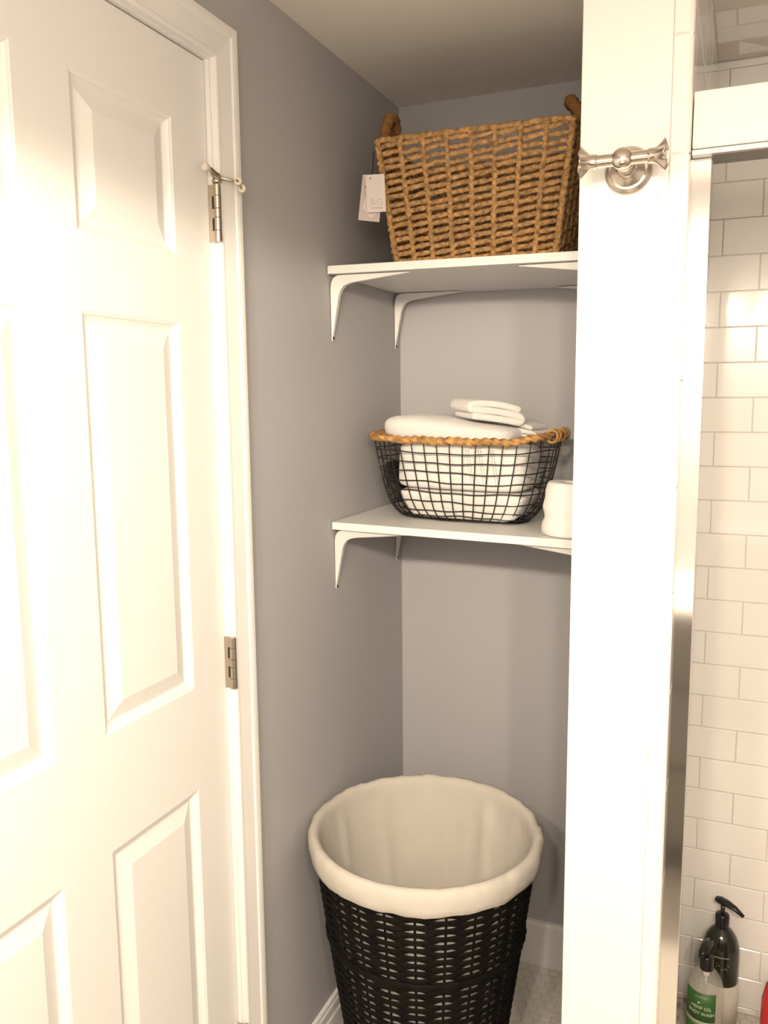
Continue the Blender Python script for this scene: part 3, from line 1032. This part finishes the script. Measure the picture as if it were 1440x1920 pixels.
# liner: inside, over the padded rim, and down outside as a cuff
def liner_fn(r, z, a):
    fold = noise.noise(Vector((math.cos(a) * 2.2, math.sin(a) * 2.2, 1.3)))
    f2 = noise.noise(Vector((math.cos(a) * 6.0, math.sin(a) * 6.0, z * 3)))
    f3 = noise.noise(Vector((math.cos(a) * 11.0, math.sin(a) * 11.0, z * 14)))
    rr, zz = r, z
    if z < 0 or r < 0: return r, z
    return rr, zz
lin = [(0.0, 0.018), (R0 - 0.02, 0.018), (R0 - 0.010, 0.03)]
for q in range(1, 11):
    z = 0.03 + (HH - 0.075) * q / 10
    lin.append((hr(z) - 0.0085 - 0.004 * math.sin(PI * q / 10), z))
n_in = len(lin)
lin += [(R1 - 0.0125, HH - 0.022), (R1 - 0.0110, HH - 0.007), (R1 - 0.007, HH + 0.002), (R1 + 0.000, HH + 0.0055), (R1 + 0.007, HH + 0.003),
        (R1 + 0.0115, HH - 0.005), (R1 + 0.0120, HH - 0.018), (R1 + 0.0100, HH - 0.032), (R1 + 0.0070, HH - 0.046), (R1 + 0.0040, HH - 0.048), (R1 + 0.0030, HH - 0.038)]
bm = bmesh.new()
NA = 128
rings = []
for idx, (r, z) in enumerate(lin):
    ring = []
    for k_ in range(NA):
        a = 2 * PI * k_ / NA
        c, s_ = math.cos(a), math.sin(a)
        f1 = noise.noise(Vector((c * 2.6, s_ * 2.6, 3.1)))
        f2 = noise.noise(Vector((c * 7.0, s_ * 7.0, z * 4)))
        f3 = noise.noise(Vector((c * 16.0, s_ * 16.0, z * 30)))
        rr, zz = r, z
        if idx < n_in and idx > 1:                           # inside: long vertical folds
            w = min(1, idx / 4)
            rr += w * (-0.010 * max(0, f1) - 0.010 * max(0, f2) + 0.0012 * f3)
        elif idx >= n_in:
            rr += 0.0028 * f2 + 0.0026 * f3
            zz += 0.0026 * f2 + 0.0024 * f3
            if idx > n_in + 6: zz += 0.004 * f2 + 0.004 * f1
        rr = max(rr, 0)
        ring.append(bm.verts.new((rr * c, rr * s_, zz)))
    rings.append(ring)
for A, B in zip(rings, rings[1:]):
    for k_ in range(NA):
        bm.faces.new((A[k_], A[(k_ + 1) % NA], B[(k_ + 1) % NA], B[k_]))
bmesh.ops.remove_doubles(bm, verts=bm.verts, dist=1e-6)
ln = build('liner', bm, M['liner'], HM, smooth=True)
ln['label'] = 'cream cotton liner folded over the rim'

# ------------------------------------------------------------------ robe hook on the partition
RK = empty('robe_hook', (0.6530, YP - 0.0004, 1.8060))
tag(RK, 'brushed nickel double robe hook on the white partition face', 'hook')
RY = Matrix.Rotation(PI / 2, 4, 'X')                        # lathe axis z -> -y (out of the wall)
lathe('backplate', [(0.0, 0.0), (0.0325, 0.0), (0.0330, 0.002), (0.0320, 0.0045), (0.0285, 0.0062), (0.0272, 0.0080), (0.0262, 0.0086), (0.0240, 0.0078), (0.0225, 0.0090),
                    (0.0160, 0.0135), (0.0120, 0.0175), (0.0108, 0.0205), (0, 0.0205)], M['nickel'], RK, n=48, mtx=RY)
lathe('post', [(0.0105, 0.019), (0.0100, 0.030), (0.0100, 0.041), (0.0118, 0.0425), (0.0124, 0.046), (0.0118, 0.0495), (0.0100, 0.051),
               (0.0118, 0.056), (0.0138, 0.061), (0.0146, 0.067), (0.0138, 0.073), (0.0105, 0.0775), (0.0050, 0.0795), (0, 0.080)], M['nickel'], RK, n=32, mtx=RY)
RX = Matrix.Translation((0, -0.0665, 0.0)) @ Matrix.Rotation(PI / 2, 4, 'Y')
lathe('cross_bar', [(0.0, -0.046), (0.0085, -0.046), (0.0088, -0.040), (0.0085, -0.036), (0.0085, 0.036), (0.0088, 0.040), (0.0085, 0.046), (0, 0.046)], M['nickel'], RK, n=28, mtx=RX)
for sgn in (-1, 1):
    def petal(r, z, a):
        w = max(0.0, (abs(z) - 0.040) / 0.016)
        return r * (1 + 0.16 * w * math.cos(4 * a)), z - sgn * 0.002 * w * math.cos(4 * a)
    pr = [(0.0088, 0.033), (0.0100, 0.034), (0.0098, 0.0375), (0.0102, 0.043), (0.0130, 0.048), (0.0175, 0.0545), (0.0186, 0.0560), (0.0165, 0.0565), (0.0115, 0.0535), (0.0040, 0.0525), (0, 0.0525)]
    lathe('flared_tip', [(r, z * sgn) for r, z in pr], M['nickel'], RK, n=40, mtx=RX, fn=petal)

# ------------------------------------------------------------------ bottles in the shower
def pump(par, zc, r, azim, head=0.030, m='black_plastic', stem=0.028, nozzle=0.052):
    lathe('pump_collar', [(0, zc - 0.004), (r * 0.98, zc - 0.004), (r, zc), (r, zc + 0.024), (r * 0.92, zc + 0.027), (r * 0.55, zc + 0.030), (0, zc + 0.030)], M[m], par, n=24)
    lathe('pump_stem', [(0.0046, zc + 0.028), (0.0046, zc + 0.030 + stem), (0, zc + 0.030 + stem)], M[m], par, n=14)
    zt = zc + 0.030 + stem
    c, s_ = math.cos(azim), math.sin(azim)
    pts = [(-0.016 * c, -0.016 * s_, zt + 0.006), (-0.006 * c, -0.006 * s_, zt + 0.0065), (0.010 * c, 0.010 * s_, zt + 0.0055), (0.030 * c, 0.030 * s_, zt + 0.001), (nozzle * c, nozzle * s_, zt - 0.009)]
    tube('pump_head', pts, [0.0078, 0.0098, 0.0092, 0.0068, 0.0042], M[m], par, n=12, squash=(0.8, 1.15), up0=(0, 0, 1))

def wrap(name, r, z0, z1, a0, a1, m, par, n=20):
    bm = bmesh.new()
    add_lathe(bm, [(r - 0.0004, z0), (r, z0), (r, z1), (r - 0.0004, z1)], n, a0=a0, a1=a1)
    return build(name, bm, m, par, smooth=True)

def bend_text(bm, r, z, az, slant=0.0):
    """lay flat text (xy) on a cylinder of radius r round z, centred on azimuth az"""
    for v in bm.verts:
        x, y, d = v.co
        a = az + x / r
        v.co = Vector(((r + d) * math.cos(a), (r + d) * math.sin(a), z + y + slant * x))
    return bm

DB = empty('pump_bottle', (0.8270, -0.0560, 0.0005))
tag(DB, 'tall dark green pump bottle with a cream lower band against the tiled shower wall', 'bottle', 'bottles on the shower floor')
DR = 0.0415
lathe('bottle_body', [(0, 0.0), (DR - 0.004, 0.0), (DR, 0.003), (DR, 0.189), (DR - 0.0015, 0.207), (DR - 0.008, 0.228), (DR - 0.018, 0.243), (0.0165, 0.250), (0.0140, 0.253), (0, 0.254)], M['dark_bottle'], DB, n=48)
wrap('cream_band', DR + 0.0004, 0.014, 0.122, -PI * 0.97, PI * 0.97, M['cream_label'], DB, n=48)
vaz = math.atan2(-2.04694 + 0.056, 0.81632 - 0.827)
bm = bmesh.new()
xs_ = 0
for i, wd in enumerate((3, 2, 3, 4, 2, 4, 3, 2, 3, 3)):
    t_ = bmesh.new()
    add_box(bm, -0.017 + xs_, -0.017 + xs_ + wd * 0.00085, -0.0016, 0.0016, 0.0002, 0.0006)
    xs_ += wd * 0.00085 + 0.0009
build('label_lettering', bend_text(bm, DR, 0.196, vaz + 0.10), M['label_grey'], DB)
bm = bmesh.new()
for (x0, x1, y0, y1) in ((-0.010, 0.016, -0.0012, 0.0008), (-0.006, 0.018, -0.0052, -0.0034), (-0.012, 0.010, -0.0092, -0.0076), (0.0, 0.014, -0.0128, -0.0114)):
    add_box(bm, x0, x1, y0, y1, 0.0002, 0.0005)
build('label_print', bend_text(bm, DR, 0.180, vaz + 0.05), M['label_grey'], DB)
pump(DB, 0.2550, 0.0158, -0.45, stem=0.022, nozzle=0.050)

CB = empty('soap_bottle', (0.7985, -0.1720, 0.0005))
tag(CB, 'clear pump bottle with green label in front of the dark bottle', 'bottle', 'bottles on the shower floor')
CR = 0.0385
lathe('bottle_body', [(0, 0.0), (CR - 0.004, 0.0), (CR, 0.003), (CR, 0.164), (CR - 0.001, 0.174), (CR - 0.005, 0.190), (CR - 0.013, 0.205), (CR - 0.021, 0.2125), (0.0125, 0.2155), (0.0120, 0.224), (0, 0.224)], M['clear'], CB, n=48)
lathe('liquid_soap', [(0, 0.003), (CR - 0.0045, 0.003), (CR - 0.0020, 0.006), (CR - 0.0020, 0.176), (0, 0.176)], M['soap'], CB, n=40)
lathe('dip_tube', [(0, 0.012), (0.0028, 0.012), (0.0028, 0.196), (0.0070, 0.198), (0.0075, 0.2230), (0, 0.2230)], M['paper'], CB, n=14)
caz = math.atan2(-2.04694 + 0.172, 0.81632 - 0.7985)
la0, la1 = caz - 1.30, caz + 0.62
lb = wrap('green_label', CR + 0.0005, 0.108, 0.176, la0, la1, M['green_label'], CB, n=26)
wrap('pale_band', CR + 0.0006, 0.097, 0.108, la0, la1, M['pale_green'], CB, n=26)
wrap('lower_label', CR + 0.0005, 0.016, 0.097, la0, la1, M['green_label'], CB, n=26)
tc_ = caz - 0.20
for body, size, z, da in (('HEMP OIL', 0.0105, 0.1400, 0.0), ('BODY WASH', 0.0100, 0.1265, 0.0)):
    build('label_lettering', bend_text(text_bm(body, size), CR + 0.0007, z, tc_ + da, 0.0), M['label_print'], CB)
bm = bmesh.new()                                            # little leaf emblem and the line of small print above it
for ang in (-0.9, -0.45, 0, 0.45, 0.9):
    L_ = 0.0052 if ang == 0 else 0.0040
    d_ = Vector((math.sin(ang), math.cos(ang)))
    p_ = Vector((-d_.y, d_.x))
    q = [Vector((0, 0)), d_ * L_ * 0.5 + p_ * 0.0009, d_ * L_, d_ * L_ * 0.5 - p_ * 0.0009]
    bm.faces.new([bm.verts.new((v.x, v.y - 0.001, 0.0003)) for v in q])
add_box(bm, -0.0025, 0.0025, -0.0020, -0.0013, 0.0002, 0.0004)
build('label_emblem', bend_text(bm, CR + 0.0006, 0.1520, tc_ - 0.12), M['label_print'], CB)
bm = bmesh.new()
xs_ = 0
for wd in (3, 4, 2, 3, 3, 4, 2, 4, 3):
    add_box(bm, -0.013 + xs_, -0.013 + xs_ + wd * 0.0007, -0.0011, 0.0011, 0.0002, 0.0004)
    xs_ += wd * 0.0007 + 0.0007
build('label_small_print', bend_text(bm, CR + 0.0006, 0.1660, tc_ - 0.02), M['pale_green'], CB)
pump(CB, 0.2175, 0.0150, caz - 0.35, stem=0.018, nozzle=0.036)

RB = empty('red_bottle', (0.9560, -0.3000, 0.0005))
tag(RB, 'glossy red plastic bottle at the far right of the shower floor', 'bottle', 'bottles on the shower floor')
lathe('bottle_body', [(0, 0), (0.044, 0), (0.048, 0.004), (0.050, 0.10), (0.0505, 0.22), (0.0490, 0.262), (0.0430, 0.292), (0.032, 0.312), (0.018, 0.320), (0, 0.321)], M['red_plastic'], RB, n=44)
lathe('bottle_cap', [(0, 0.318), (0.016, 0.318), (0.016, 0.338), (0.014, 0.341), (0, 0.341)], M['red_plastic'], RB, n=24)

# ------------------------------------------------------------------ vanity cabinet behind the camera (mirrored in the polished jamb)
VN = empty('vanity_cabinet', (0.80, YN + 0.004, 0.0))
tag(VN, 'grey vanity cabinet with white counter top, seen only as a reflection in the polished jamb', 'cabinet')
box('counter_top', -0.48, 0.52, 0.0, 0.52, 0.835, 0.865, M['tile'], VN, bevel=0.003)
box('cabinet_body', -0.46, 0.50, 0.0, 0.48, 0.10, 0.834, M['cabinet'], VN, bevel=0.002)
box('toe_kick', -0.44, 0.48, 0.0, 0.42, 0.0, 0.099, M['cabinet'], VN)
for (z0_, z1_) in ((0.62, 0.82), (0.37, 0.605), (0.12, 0.355)):
    for (x0_, x1_) in ((-0.45, 0.015), (0.025, 0.49)):
        d_ = box('drawer', x0_, x1_, 0.4805, 0.498, z0_, z1_, M['cabinet'], VN, bevel=0.002)
        tube('drawer_pull', [((x0_ + x1_) / 2 - 0.05, 0.4985, (z0_ + z1_) / 2), ((x0_ + x1_) / 2 - 0.05, 0.520, (z0_ + z1_) / 2), ((x0_ + x1_) / 2 + 0.05, 0.520, (z0_ + z1_) / 2), ((x0_ + x1_) / 2 + 0.05, 0.4985, (z0_ + z1_) / 2)], 0.004, M['satin'], d_, n=8)
